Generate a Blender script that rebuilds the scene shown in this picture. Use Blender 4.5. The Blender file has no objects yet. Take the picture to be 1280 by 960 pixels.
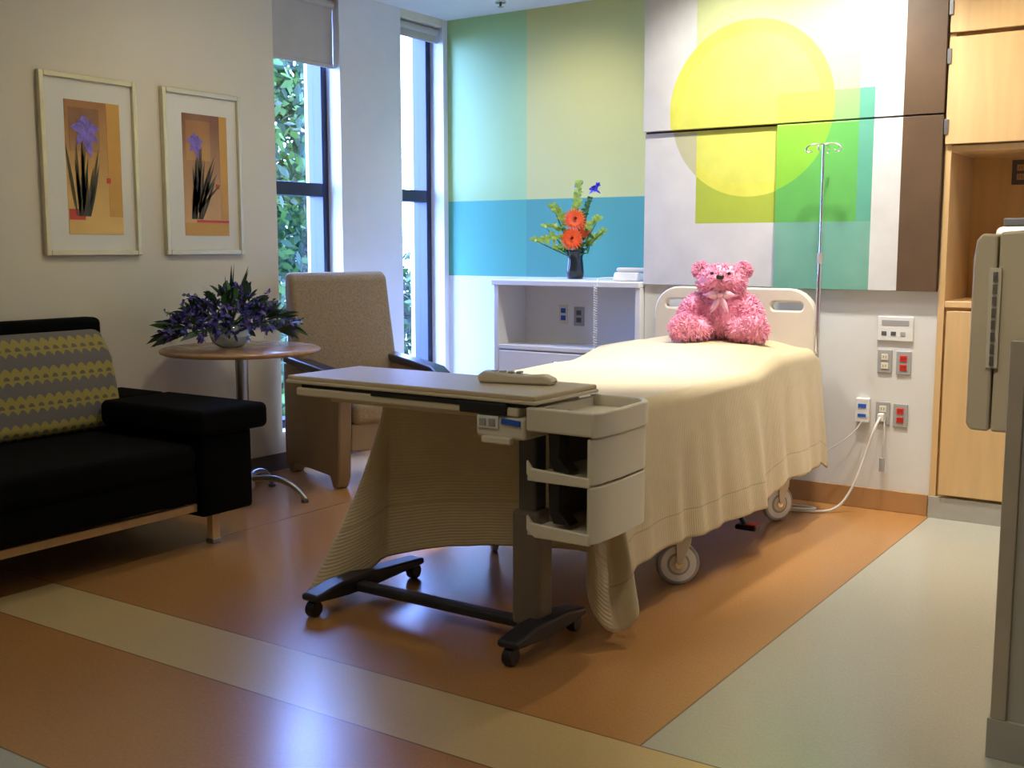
import bpy, bmesh, math, random
from mathutils import Vector, Matrix, noise
random.seed(7)
S=bpy.context.scene; COL=S.collection
R=math.radians

# ------------------------------------------------------------ materials
class G:
    def __init__(s,nt): s.nt=nt
    def put(s,sock,v):
        if isinstance(v,(int,float)): sock.default_value=v
        elif isinstance(v,tuple): sock.default_value=(v+(1,)) if len(v)==3 and len(sock.default_value)==4 else v
        else: s.nt.links.new(v,sock)
    def m(s,op,a,b=0.0,c=0.0):
        n=s.nt.nodes.new('ShaderNodeMath'); n.operation=op
        s.put(n.inputs[0],a); s.put(n.inputs[1],b); s.put(n.inputs[2],c); return n.outputs[0]
    def band(s,v,lo,hi): return s.m('MULTIPLY',s.m('GREATER_THAN',v,lo),s.m('LESS_THAN',v,hi))
    def rect(s,x,z,x0,x1,z0,z1): return s.m('MULTIPLY',s.band(x,x0,x1),s.band(z,z0,z1))
    def mix(s,f,a,b,blend='MIX'):
        n=s.nt.nodes.new('ShaderNodeMix'); n.data_type='RGBA'; n.blend_type=blend
        s.put(n.inputs[0],f); s.put(n.inputs[6],a); s.put(n.inputs[7],b); return n.outputs[2]
    def coord(s):
        t=s.nt.nodes.new('ShaderNodeTexCoord'); p=s.nt.nodes.new('ShaderNodeSeparateXYZ')
        s.nt.links.new(t.outputs['Object'],p.inputs[0]); return t.outputs['Object'],p.outputs
    def noise(s,vec,scale,detail=3,stretch=None):
        if stretch:
            mp=s.nt.nodes.new('ShaderNodeMapping'); mp.inputs['Scale'].default_value=stretch
            s.nt.links.new(vec,mp.inputs[0]); vec=mp.outputs[0]
        n=s.nt.nodes.new('ShaderNodeTexNoise'); n.inputs['Scale'].default_value=scale; n.inputs['Detail'].default_value=detail
        s.nt.links.new(vec,n.inputs['Vector']); return n.outputs['Fac']
    def bump(s,h,strength,dist,bsdf):
        n=s.nt.nodes.new('ShaderNodeBump'); n.inputs['Strength'].default_value=strength; n.inputs['Distance'].default_value=dist
        s.nt.links.new(h,n.inputs['Height']); s.nt.links.new(n.outputs[0],bsdf.inputs['Normal'])
def nmat(name):
    m=bpy.data.materials.new(name); m.use_nodes=True
    return m,G(m.node_tree),m.node_tree.nodes['Principled BSDF']
def mat(name,col,rough=.5,metal=0,var=.06,scale=8,bump=0,bscale=300,stretch=None,emit=0,sheen=0,spec=.5):
    m,g,b=nmat(name)
    b.inputs['Roughness'].default_value=rough; b.inputs['Metallic'].default_value=metal; b.inputs['Specular IOR Level'].default_value=spec
    vec,_=g.coord()
    n=g.noise(vec,scale,4,stretch)
    lo=tuple(max(0,c*(1-var*2)) for c in col); hi=tuple(min(1,c*(1+var*2)) for c in col)
    g.nt.links.new(g.mix(n,lo,hi),b.inputs['Base Color'])
    if bump: g.bump(g.noise(vec,bscale,2),bump,.003,b)
    if emit:
        b.inputs['Emission Color'].default_value=col+(1,); b.inputs['Emission Strength'].default_value=emit
    if sheen: b.inputs['Sheen Weight'].default_value=sheen
    return m

M={}
M['wall']=mat('wall_paint',(.73,.67,.52),.7,var=.02,scale=2)
M['white']=mat('white_laminate',(.80,.80,.78),.35,var=.015,scale=2)
M['whitewall']=mat('white_headwall',(.75,.75,.74),.45,var=.02)
M['ceil']=mat('ceiling_paint',(.78,.82,.84),.8,var=.02)
M['navy']=mat('window_frame_navy',(.008,.012,.035),.35)
M['shade']=mat('roller_shade',(.50,.47,.40),.8,bump=.3)
M['maple']=mat('maple_wood',(.70,.47,.23),.35,var=.08,scale=3,stretch=(9,9,.7))
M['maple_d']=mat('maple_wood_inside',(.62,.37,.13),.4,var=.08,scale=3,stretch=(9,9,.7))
M['tabwood']=mat('table_wood',(.50,.29,.15),.22,var=.10,scale=4,stretch=(1,8,1))
M['black']=mat('black_fabric',(.0035,.0035,.004),.85,bump=.3,bscale=500,spec=.06)
M['blackpl']=mat('black_plastic',(.012,.012,.013),.35)
M['metal']=mat('brushed_metal',(.45,.45,.46),.3,1)
M['chrome']=mat('chrome',(.75,.75,.76),.15,1)
M['steel']=mat('stainless',(.46,.41,.33),.4,.2)
M['tan']=mat('tan_upholstery',(.34,.25,.14),.85,var=.25,scale=90,bump=.4,bscale=250)
M['tanside']=mat('tan_vinyl',(.32,.22,.12),.55,var=.05)
M['dkbrown']=mat('dark_arm_pad',(.030,.022,.028),.3)
M['beige']=mat('beige_plastic',(.68,.60,.44),.38,var=.02)
M['beige2']=mat('beige_plastic_light',(.76,.70,.56),.38,var=.02)
M['lam']=mat('table_laminate',(.62,.50,.33),.45,var=.05,scale=40,spec=.35)
M['postbr']=mat('post_taupe',(.17,.14,.11),.4)
M['basedk']=mat('base_charcoal',(.022,.022,.030),.4)
M['grey']=mat('grey_plastic',(.38,.38,.38),.4)
M['greydk']=mat('grey_dark',(.10,.10,.10),.5)
M['rubber']=mat('rubber_base',(.10,.075,.06),.6)
M['toe']=mat('toe_kick_grey',(.42,.40,.36),.5)
M['basetan']=mat('baseboard_tan',(.46,.25,.10),.45)
M['silver']=mat('frame_champagne',(.68,.63,.44),.3,.45)
M['matb']=mat('mat_board',(.76,.74,.63),.7,var=.01)
M['red']=mat('red_plastic',(.60,.03,.02),.4)
M['blue']=mat('blue_label',(.02,.12,.6),.4)
M['pink']=mat('pink_plush',(.93,.39,.55),.9,var=.06,scale=30,sheen=.25)
M['ribbon']=mat('pink_ribbon',(.95,.50,.65),.4)
M['nose']=mat('bear_nose',(.03,.015,.02),.3)
M['greenlf']=mat('leaf_green',(.04,.14,.03),.5,var=.3,scale=20)
M['lime']=mat('leaf_lime',(.36,.52,.08),.5,var=.3,scale=20)
M['dkleaf']=mat('leaf_dark',(.014,.042,.020),.5,var=.3,scale=20)
M['purple']=mat('petal_purple',(.15,.11,.42),.6,var=.35,scale=30)
M['purple2']=mat('petal_blue',(.06,.07,.30),.6,var=.4,scale=30)
M['iris']=mat('petal_iris',(.08,.07,.65),.6,var=.3,scale=30)
M['orange']=mat('petal_orange',(.95,.09,.01),.5,var=.15,scale=40)
M['yellowc']=mat('petal_center',(.25,.04,.01),.7)
M['glassdk']=mat('vase_dark_glass',(.015,.02,.018),.08)
M['cord']=mat('white_cord',(.72,.71,.68),.5)
M['grass']=mat('grass',(.012,.03,.006),.9,var=.3)
M['treelf']=mat('tree_leaf',(.028,.062,.004),.6,var=.5,scale=1.2,spec=.2)
M['treelf2']=mat('tree_leaf_dark',(.005,.019,.002),.6,var=.5,scale=1.2,spec=.2)
M['bark']=mat('bark',(.012,.009,.006),.9)
M['lamp']=mat('lamp_lens',(1,.95,.85),.4,emit=6)
def glass_pane():
    m=bpy.data.materials.new('window_glass'); m.use_nodes=True; nt=m.node_tree
    for n in list(nt.nodes): nt.nodes.remove(n)
    o=nt.nodes.new('ShaderNodeOutputMaterial'); t=nt.nodes.new('ShaderNodeBsdfTransparent'); g=nt.nodes.new('ShaderNodeBsdfGlossy')
    g.inputs['Roughness'].default_value=.02; x=nt.nodes.new('ShaderNodeMixShader'); x.inputs[0].default_value=.05
    t.inputs[0].default_value=(.9,.96,1,1)
    nt.links.new(t.outputs[0],x.inputs[1]); nt.links.new(g.outputs[0],x.inputs[2]); nt.links.new(x.outputs[0],o.inputs[0]); return m
M['pane']=glass_pane()
def glass_bowl():
    m,g,b=nmat('clear_glass'); b.inputs['Transmission Weight'].default_value=.85; b.inputs['Roughness'].default_value=.05
    b.inputs['Base Color'].default_value=(.75,.82,.85,1); return m
M['bowl']=glass_bowl()

# floor
def floor_mat():
    m,g,b=nmat('linoleum_floor'); vec,(x,y,z)=g.coord()
    sp=g.noise(vec,170,2,(1,.45,1)); big=g.noise(vec,1.5,3)
    org=g.mix(sp,(.40,.185,.055),(.56,.29,.105))
    cream=g.mix(sp,(.60,.43,.19),(.72,.54,.27))
    grey=g.mix(sp,(.42,.42,.35),(.54,.54,.47))
    isgrey=g.m('MULTIPLY',g.m('GREATER_THAN',x,-1.28),g.m('GREATER_THAN',y,2.5))
    isgrey=g.m('MAXIMUM',isgrey,g.m('LESS_THAN',y,1.555))
    c=g.mix(isgrey,org,grey)
    strip=g.m('MULTIPLY',g.band(y,2.18,2.5),g.m('GREATER_THAN',x,-3.85))
    c=g.mix(strip,c,cream)
    w=.003
    s1=g.m('MAXIMUM',g.band(y,2.5-w,2.5+w),g.band(y,2.18-w,2.18+w))
    s2=g.m('MULTIPLY',g.band(x,-1.28-w,-1.28+w),g.m('GREATER_THAN',y,2.5))
    s3=g.m('MAXIMUM',g.band(y,1.555-w,1.555+w),g.band(x,-3.85-w,-3.85+w))
    sm=g.m('MAXIMUM',g.m('MAXIMUM',s1,s2),s3)
    c=g.mix(g.m('MULTIPLY',sm,.7),c,(.10,.055,.025))
    g.nt.links.new(c,b.inputs['Base Color'])
    g.put(b.inputs['Roughness'],g.m('MULTIPLY_ADD',big,.08,.20)); b.inputs['Specular IOR Level'].default_value=1.0
    return m
M['floor']=floor_mat()
def paint_mat():
    m,g,b=nmat('painted_wall_blocks'); vec,(x,y,z)=g.coord(); n=g.noise(vec,2.5,5)
    left=g.m('LESS_THAN',x,-4.10)
    up=g.mix(left,(.64,.60,.20),(.42,.62,.25)); band=g.mix(left,(.085,.33,.25),(.09,.40,.28))
    c=g.mix(g.m('GREATER_THAN',z,1.62),band,up)
    c=g.mix(g.m('LESS_THAN',z,1.11),c,(.74,.77,.76))
    c=g.mix(.15,c,g.mix(n,(.55,.55,.55),(1,1,1)),'MULTIPLY')
    g.nt.links.new(c,b.inputs['Base Color']); b.inputs['Roughness'].default_value=.6; return m
M['paint']=paint_mat()
def art_mat():
    m,g,b=nmat('mural_painting'); vec,(x,y,z)=g.coord(); n=g.noise(vec,3.2,6); n2=g.noise(vec,9,5)
    base=g.mix(n,(.58,.57,.56),(.84,.84,.81))
    dx=g.m('SUBTRACT',x,-2.25); dz=g.m('SUBTRACT',z,2.01)
    r=g.m('SQRT',g.m('ADD',g.m('MULTIPLY',dx,dx),g.m('MULTIPLY',dz,dz)))
    circ=g.m('LESS_THAN',r,.445)
    sq=g.rect(x,z,-2.548,-1.683,1.43,5.0)
    up=g.m('GREATER_THAN',z,1.91)
    yel=g.mix(n2,(.66,.66,.06),(.84,.82,.15))
    yel=g.mix(g.m('MULTIPLY',g.m('LESS_THAN',r,.38),.35),yel,g.mix(n,(.60,.68,.12),(.80,.82,.28)))
    outc=g.mix(up,(.45,.55,.06),(.60,.66,.32))
    lc=g.mix(sq,(.54,.53,.32),yel)
    lc=g.mix(up,lc,yel)
    c=g.mix(sq,base,outc); c=g.mix(circ,c,lc)
    grn=g.rect(x,z,-2.097,-1.61,0,2.07)
    gin=g.mix(circ,g.mix(up,(.13,.47,.10),(.30,.60,.20)),g.mix(up,(.26,.60,.05),(.45,.66,.10)))
    gout=g.mix(n,(.07,.34,.23),(.16,.48,.35))
    gout=g.mix(g.m('MULTIPLY',g.m('LESS_THAN',z,1.43),.6),gout,g.mix(n,(.14,.38,.30),(.32,.54,.44)))
    gc=g.mix(sq,gout,gin)
    c=g.mix(grn,c,gc)
    br=g.m('GREATER_THAN',x,-1.475)
    c=g.mix(br,c,g.mix(n,(.055,.028,.012),(.17,.10,.05)))
    c=g.mix(.4,c,g.mix(n2,(.55,.55,.55),(1,1,1)),'MULTIPLY')
    g.nt.links.new(c,b.inputs['Base Color']); b.inputs['Roughness'].default_value=.5; return m
M['art']=art_mat()
def cushion_mat():
    m,g,b=nmat('patterned_cushion'); vec,(x,y,z)=g.coord()
    hump=g.m('ABSOLUTE',g.m('SINE',g.m('MULTIPLY',y,math.pi/.046)))
    zz=g.m('FRACT',g.m('DIVIDE',g.m('SUBTRACT',z,g.m('MULTIPLY',hump,.020)),.118))
    zf=g.m('FRACT',g.m('DIVIDE',z,.118))
    band=g.m('LESS_THAN',zz,.50)
    yy=g.m('SUBTRACT',g.m('FRACT',g.m('DIVIDE',y,.046)),.5)
    dzz=g.m('MULTIPLY',g.m('SUBTRACT',zf,.26),2.5)
    d=g.m('SQRT',g.m('ADD',g.m('MULTIPLY',yy,yy),g.m('MULTIPLY',dzz,dzz)))
    dot=g.m('MULTIPLY',g.m('LESS_THAN',d,.30),g.m('GREATER_THAN',dzz,-.05))
    c=g.mix(band,(.15,.135,.125),(.33,.27,.065)); c=g.mix(dot,c,(.14,.12,.08))
    g.nt.links.new(c,b.inputs['Base Color']); b.inputs['Roughness'].default_value=.85; return m
M['cush']=cushion_mat()
def cover_mat():
    m,g,b=nmat('ribbed_bedspread'); vec,(x,y,z)=g.coord()
    n=g.noise(vec,12,5); n3=g.noise(vec,160,2,(1,.3,.3))
    c=g.mix(n,(.60,.49,.30),(.70,.59,.38)); c=g.mix(g.m('MULTIPLY',n3,.22),c,(.44,.33,.17))
    uv=g.nt.nodes.new('ShaderNodeUVMap'); sp=g.nt.nodes.new('ShaderNodeSeparateXYZ'); g.nt.links.new(uv.outputs[0],sp.inputs[0])
    au=g.m('ABSOLUTE',sp.outputs[0]); seam=g.m('MAXIMUM',g.band(au,.925,.930),g.band(sp.outputs[1],-1.455,-1.45))
    c=g.mix(g.m('MULTIPLY',seam,.5),c,(.30,.23,.12))
    rib=g.m('SINE',g.m('MULTIPLY',sp.outputs[1],560))
    c=g.mix(g.m('MULTIPLY_ADD',rib,.04,.04),c,(.36,.26,.12))
    g.nt.links.new(c,b.inputs['Base Color']); b.inputs['Roughness'].default_value=.9; b.inputs['Sheen Weight'].default_value=.2
    g.bump(g.m('ADD',rib,g.m('MULTIPLY',g.noise(vec,220,2),1.5)),.40,.0015,b); return m
M['cover']=cover_mat()
def gold_mat(name,lo,hi):
    m,g,b=nmat(name); vec,(x,y,z)=g.coord(); n=g.noise(vec,4,5)
    t=g.m('ADD',g.m('MULTIPLY',g.m('SUBTRACT',z,1.36),1.4),g.m('MULTIPLY',g.m('SUBTRACT',n,.5),.6))
    g.nt.links.new(g.mix(t,lo,hi),b.inputs['Base Color']); b.inputs['Roughness'].default_value=.4; return m
M['gold1']=gold_mat('print_gold_a',(.82,.52,.14),(.32,.11,.03))
M['gold2']=gold_mat('print_gold_b',(.72,.42,.15),(.20,.07,.03))
M['ochre']=mat('print_ochre',(.62,.32,.05),.4); M['pred']=mat('print_red',(.60,.05,.02),.4)
M['pviol']=mat('print_violet',(.22,.15,.55),.5,var=.4,scale=40); M['pleaf']=mat('print_leaf',(.07,.055,.025),.5)

# ------------------------------------------------------------ geometry helpers
def grp(name,loc=(0,0,0),rot=0,world=True):
    e=bpy.data.objects.new(name,None); e.empty_display_size=.1; e.location=loc; e.rotation_euler=(0,0,rot); COL.objects.link(e)
    e['w']=1 if world else 0; return e
def fin(o,p):
    COL.objects.link(o)
    if p:
        o.parent=p
        if p.get('w'): o.matrix_parent_inverse=Matrix.Translation(-Vector(p.location))
    return o
def fromdata(name,p,vs,fs,mats,smooth=False):
    me=bpy.data.meshes.new(name); me.from_pydata([tuple(v) for v in vs],[],fs); me.update()
    for mm in (mats if isinstance(mats,list) else [mats]): me.materials.append(mm)
    if smooth: me.polygons.foreach_set('use_smooth',[True]*len(me.polygons))
    return fin(bpy.data.objects.new(name,me),p)
def frombm(name,p,bm,mats,smooth=False,recalc=True):
    if recalc: bmesh.ops.recalc_face_normals(bm,faces=bm.faces)
    me=bpy.data.meshes.new(name); bm.to_mesh(me); bm.free()
    for mm in (mats if isinstance(mats,list) else [mats]): me.materials.append(mm)
    if smooth: me.polygons.foreach_set('use_smooth',[True]*len(me.polygons))
    return fin(bpy.data.objects.new(name,me),p)
def bev(o,w,seg=3):
    if w>0:
        me=o.data; me.polygons.foreach_set('use_smooth',[True]*len(me.polygons))
        b=o.modifiers.new('bevel','BEVEL'); b.width=w; b.segments=seg; b.limit_method='ANGLE'; b.angle_limit=R(35); b.harden_normals=True
    return o
def box(name,p,x0,x1,y0,y1,z0,z1,m,b=0,seg=3):
    vs=[(x,y,z) for x in (x0,x1) for y in (y0,y1) for z in (z0,z1)]
    fs=[(0,1,3,2),(4,6,7,5),(0,4,5,1),(2,3,7,6),(0,2,6,4),(1,5,7,3)]
    return bev(fromdata(name,p,vs,fs,m),b,seg)
def prism(name,p,poly,axis,a0,a1,m,b=0,seg=3):
    """poly: 2D list; axis = extrusion axis; for 'y' poly=(x,z); 'x' poly=(y,z); 'z' poly=(x,y)"""
    def P(u,v,a): return {'y':(u,a,v),'x':(a,u,v),'z':(u,v,a)}[axis]
    n=len(poly); bm=bmesh.new()
    A=[bm.verts.new(P(u,v,a0)) for u,v in poly]; B=[bm.verts.new(P(u,v,a1)) for u,v in poly]
    bm.faces.new(A); bm.faces.new(B[::-1])
    for i in range(n): bm.faces.new((A[i],A[(i+1)%n],B[(i+1)%n],B[i]))
    return bev(frombm(name,p,bm,m),b,seg)
def cyl(name,p,c,r,h,m,axis='z',r2=None,seg=32,b=0):
    bm=bmesh.new(); bmesh.ops.create_cone(bm,cap_ends=True,segments=seg,radius1=r,radius2=r if r2 is None else r2,depth=h)
    rot={'z':Matrix(),'x':Matrix.Rotation(R(90),4,'Y'),'y':Matrix.Rotation(R(90),4,'X')}[axis]
    bmesh.ops.transform(bm,matrix=Matrix.Translation(c)@rot,verts=bm.verts)
    return bev(frombm(name,p,bm,m),b if b else .0008,2)
def ell(name,p,c,r,m,seg=24,rot=None):
    bm=bmesh.new(); bmesh.ops.create_uvsphere(bm,u_segments=seg,v_segments=seg//2,radius=1)
    mt=Matrix.Translation(c)@(rot or Matrix())@Matrix.Diagonal((r[0],r[1],r[2],1))
    bmesh.ops.transform(bm,matrix=mt,verts=bm.verts); return frombm(name,p,bm,m,True)
def lathe(name,p,prof,c,m,seg=36):
    vs=[];fs=[]
    for r,z in prof:
        for i in range(seg):
            a=2*math.pi*i/seg; vs.append((c[0]+r*math.cos(a),c[1]+r*math.sin(a),c[2]+z))
    for j in range(len(prof)-1):
        for i in range(seg): fs.append((j*seg+i,j*seg+(i+1)%seg,(j+1)*seg+(i+1)%seg,(j+1)*seg+i))
    return fromdata(name,p,vs,fs,m,True)
def tube(name,p,pts,r,m,smooth=True,cyc=False):
    cu=bpy.data.curves.new(name,'CURVE'); cu.dimensions='3D'; cu.bevel_depth=r; cu.bevel_resolution=3; cu.use_fill_caps=True
    if smooth:
        s=cu.splines.new('NURBS'); s.points.add(len(pts)-1)
        for i,q in enumerate(pts): s.points[i].co=(*q,1)
        s.order_u=3; s.use_endpoint_u=True; s.use_cyclic_u=cyc; s.resolution_u=8
    else:
        s=cu.splines.new('POLY'); s.points.add(len(pts)-1)
        for i,q in enumerate(pts): s.points[i].co=(*q,1)
        s.use_cyclic_u=cyc
    cu.materials.append(m); return fin(bpy.data.objects.new(name,cu),p)
def leaf(bm,base,d,n,L,W,bend,mi,seg=4):
    base=Vector(base); d=Vector(d).normalized(); side=d.cross(Vector(n))
    if side.length<.01: side=d.cross(Vector((1,.2,0)))
    side.normalize(); pr=None
    for i in range(seg+1):
        t=i/seg; w=W*math.sin(math.pi*(.10+.9*t))+.0004
        c=base+d*(L*t)+Vector((0,0,-1))*(bend*L*t*t)
        a=bm.verts.new(c+side*(w/2)); b=bm.verts.new(c-side*(w/2))
        if pr:
            f=bm.faces.new((pr[0],pr[1],b,a)); f.material_index=mi; f.smooth=True
        pr=(a,b)
def rv(): 
    v=Vector((random.gauss(0,1),random.gauss(0,1),random.gauss(0,1))); return v.normalized()

# ------------------------------------------------------------ room shell
XL,YB,YH,ZC=-4.75,6.25,5.55,2.84; WT=.30
box('floor',None,-5.05,1.3,-1.3,6.4,-.1,0,M['floor'])
box('ceiling',None,-5.05,1.3,-1.3,6.5,ZC,ZC+.15,M['ceil'])
W=[(4.619,5.169),(5.75,6.20)]; zb,zt=.22,2.79
wl=grp('wall_left',(XL,2.5,0))
box('pier_a',wl,XL-WT,XL,-1.3,W[0][0],0,ZC,M['wall'])
box('pier_b',wl,XL-WT,XL,W[0][1],W[1][0],0,ZC,M['whitewall'])
box('pier_c',wl,XL-WT,XL,W[1][1],6.5,0,ZC,M['whitewall'])
for i,(a,b) in enumerate(W):
    box('sill_%d'%i,wl,XL-WT,XL,a,b,0,zb,M['wall']); box('head_%d'%i,wl,XL-WT,XL,a,b,zt,ZC,M['wall'])
box('wall_back',None,XL,1.3,YB,YB+.2,0,ZC,M['paint'])
box('wall_front',None,XL,1.3,-1.3,-1.2,0,ZC,M['wall'])
box('wall_entry',None,1.2,1.3,-1.2,3.05,0,ZC,M['wall'])
box('wall_right',None,-.45,1.3,3.05,YB,0,ZC,M['wall'])
box('baseboard_left',None,XL,XL+.012,-1.2,6.25,0,.10,M['rubber'])
box('baseboard_back',None,XL+.012,-3.84,YB-.012,YB,0,.10,M['rubber'])
for i,(a,b) in enumerate(W):
    w=grp('window_%d'%(i+1),(XL-.15,(a+b)/2,zb))
    x0,x1=XL-.23,XL-.11; f=.050
    box('frame_left',w,x0,x1,a,a+f,zb,zt,M['navy'],.004); box('frame_right',w,x0,x1,b-f,b,zb,zt,M['navy'],.004)
    box('frame_bottom',w,x0,x1,a+f,b-f,zb,zb+f,M['navy'],.004); box('frame_top',w,x0,x1,a+f,b-f,zt-f,zt,M['navy'],.004)
    box('transom',w,x0,x1,a+f,b-f,1.615,1.695,M['navy'],.004)
    box('glass',w,XL-.18,XL-.175,a+f,b-f,zb+f,zt-f,M['pane'])
    sb=[2.40,2.70][i]
    s=grp('roller_shade',(XL-.05,(a+b)/2,sb)) 
    box('fabric',s,XL-.055,XL-.052,a+.005,b-.005,sb,zt-.04,M['shade']); box('hem_bar',s,XL-.06,XL-.047,a+.005,b-.005,sb-.015,sb+.01,M['shade'],.003)
    cyl('roller',s,(XL-.055,(a+b)/2,zt-.03),.025,b-a-.01,M['shade'],'y')
# exterior
box('ground_outside',None,-30,-5.15,-5,30,-1.2,-1.0,M['grass'])
def tree(name,c,r,n,sz=.14):
    e=grp(name,(c[0],c[1],-1)); bm=bmesh.new()
    for _ in range(n):
        d=rv(); rr=(.45+.55*random.random())
        lump=1+.18*math.sin(d.x*7+c[1])*math.cos(d.z*6)
        q=Vector(c)+Vector((d.x*r[0],d.y*r[1],d.z*r[2]))*rr*lump
        leaf(bm,q,rv(),rv(),sz,sz*.55,.2,0 if random.random()<.55 else 1,2)
    frombm('crown',e,bm,[M['treelf'],M['treelf2']],recalc=False)
    cyl('trunk',e,(c[0],c[1],(c[2]-1)/2-.3),.14,c[2]+.9,M['bark'],r2=.09)
tree('tree',(-9.3,8.6,2.2),(1.3,1.7,2.2),8500,.14)
tree('tree',(-14.5,14.6,1.2),(1.6,1.8,2.0),4000,.18)
def bush(c,r,n):
    e=grp('shrub',(c[0],c[1],-1)); bm=bmesh.new()
    for _ in range(n):
        d=rv(); rr=.7+.3*random.random(); q=Vector(c)+Vector((d.x*r[0],d.y*r[1],abs(d.z)*r[2]))*rr
        leaf(bm,q,rv(),rv(),.14,.08,.2,0 if random.random()<.6 else 1,2)
    frombm('foliage',e,bm,[M['treelf'],M['treelf2']],recalc=False)
bush((-6.9,7.0,-1),(.7,.8,1.5),2600); bush((-9.2,11.5,-1),(1.1,.9,2.3),3000)

# ------------------------------------------------------------ headwall
hx0,hx1=-2.853,-1.287
hw=grp('wall_headboard',(-2.07,5.9,0))
box('core',hw,hx0,hx1,YH,YB,0,ZC,M['whitewall'])
box('baseboard_headwall',None,hx0,hx1-.005,YH-.012,YH,0,.105,M['basetan'],.003)
mu=grp('mural_panel',(-2.07,YH,1.9))
box('upper_panel',mu,hx0,hx1-.004,YH-.045,YH-.001,1.925,ZC-.002,M['art'],.002)
box('lower_panel_wide',mu,hx0,-2.099,YH-.02,YH-.001,1.10,1.915,M['art'],.002)
box('lower_panel_slider',mu,-2.096,hx1-.004,YH-.045,YH-.001,1.095,1.917,M['art'],.002)
box('reveal',mu,hx0+.002,hx1-.006,YH-.012,YH-.0005,1.905,1.935,M['blackpl'])
# ------------------------------------------------------------ white low cabinet
wc=grp('bedside_cabinet',(-3.35,5.85,0)); cx0,cx1,cy0=-3.84,-2.857,5.50
box('side_left',wc,cx0,cx0+.03,cy0,YB-.001,0,1.08,M['white'],.003)
box('side_right',wc,cx1-.03,cx1,cy0,YB-.001,0,1.08,M['white'],.003)
box('top',wc,cx0-.01,cx1,cy0-.015,YB-.001,1.08,1.112,M['white'],.005)
box('niche_back',wc,cx0+.03,cx1-.03,5.80,5.82,.72,1.08,M['white'])
box('shelf',wc,cx0+.03,cx1-.03,cy0,5.82,.70,.725,M['white'],.003)
box('body_fill',wc,cx0+.03,cx1-.03,cy0+.02,YB-.001,.06,.70,M['white'])
for k,(a,b) in enumerate([(.50,.69),(.29,.49),(.07,.28)]):
    box('drawer_%d'%k,wc,cx0+.035,cx1-.035,cy0-.002,cy0+.02,a,b,M['white'],.004)
    tube('handle_%d'%k,wc,[(-3.42,cy0,b-.05),(-3.42,cy0-.03,b-.05),(-3.28,cy0-.03,b-.05),(-3.28,cy0,b-.05)],.004,M['chrome'])
def outlet(name,x,y,z,plate,face,w=.07,h=.115,d=.008):
    e=grp(name,(x,y,z))
    box('plate',e,x-w/2,x+w/2,y-d,y-.0005,z-h/2,z+h/2,plate,.003)
    for k in (-1,1):
        box('receptacle_%d'%k,e,x-.017,x+.017,y-d-.003,y-d+.001,z+k*.022-.015,z+k*.022+.015,face,.006)
        for q in (-.006,.006): box('slot_%d_%d'%(k,q*1000),e,x+q-.0012,x+q+.0012,y-d-.0036,y-d-.002,z+k*.022-.005,z+k*.022+.006,M['blackpl'])
    return e
outlet('wall_outlet',-3.53,5.80,.90,M['beige2'],M['blue'],.06)
outlet('wall_outlet',-3.42,5.80,.89,M['grey'],M['greydk'])
# telephone on cabinet and cord
ph=grp('telephone',(-3.02,5.72,1.113),0,False)
prism('base',ph,[(-.10,0),(.10,0),(.10,.035),(-.08,.05)],'x',-.08,.08,M['beige2'],.01)
box('handset',ph,-.10,.10,-.02,.03,.05,.075,M['beige2'],.012)
cd=grp('coil_cord',(-3.12,5.465,1.1))
pts=[]
for i in range(260):
    t=i/259; a=t*2*math.pi*26
    pts.append((-3.12+.010*math.cos(a),5.465+.010*math.sin(a),1.10-.36*t))
tube('coil',cd,pts,.0025,M['cord'])
tube('cord_top',cd,[(-3.08,5.70,1.13),(-3.11,5.55,1.135),(-3.12,5.47,1.13),(-3.11,5.465,1.09)],.003,M['cord'])

# ------------------------------------------------------------ maple tower cabinet
mt=grp('wardrobe_cabinet',(-.87,5.9,0)); a0,a1=hx1+.003,-.453
box('stile_left',mt,a0,a0+.03,YH-.02,YB-.001,.10,ZC-.001,M['maple'],.002)
box('stile_right',mt,a1-.03,a1,YH-.02,YB-.001,.10,ZC-.001,M['maple'],.002)
box('niche_back',mt,a0+.03,a1-.03,6.0,6.02,1.03,1.80,M['maple_d'])
box('counter',mt,a0+.03,a1-.03,YH-.02,6.02,1.02,1.05,M['maple'],.003)
box('niche_top',mt,a0+.03,a1-.03,YH-.015,6.02,1.745,1.775,M['maple'],.002)
box('upper_carcass',mt,a0+.03,a1-.03,YH,6.02,1.775,ZC-.002,M['maple_d'])
box('lower_carcass',mt,a0+.03,a1-.03,YH,6.02,.10,1.02,M['maple_d'])
box('upper_door',mt,a0+.004,a1-.004,YH-.04,YH-.02,1.78,2.265,M['maple'],.003)
box('top_door',mt,a0+.004,a1-.004,YH-.04,YH-.02,2.285,ZC-.01,M['maple'],.003)
box('lower_door',mt,a0+.045,a1-.004,YH-.04,YH-.02,.12,1.005,M['maple'],.003)
for k,z in enumerate((1.86,2.18,2.40)):
    box('hinge_%d'%k,mt,a0-.003,a0+.016,YH-.047,YH-.038,z-.035,z+.035,M['metal'],.002)
box('toe_kick',mt,a0,a1,YH-.03,YH+.05,0,.105,M['toe'],.002)
outlet('wall_outlet',-1.03,6.0,1.67,M['rubber'],M['basetan'],.08,.12)
sc=grp('supply_container',(-1.0,5.66,1.05))
box('body',sc,-1.06,-.84,5.60,5.80,1.051,1.40,M['white'],.03); box('lid',sc,-1.03,-.88,5.62,5.78,1.40,1.44,M['greydk'],.01)
box('tray',sc,-1.12,-.84,5.555,5.62,1.052,1.35,M['beige2'],.03); box('slot',sc,-1.09,-.92,5.552,5.556,1.31,1.325,M['greydk'],.001)

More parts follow.
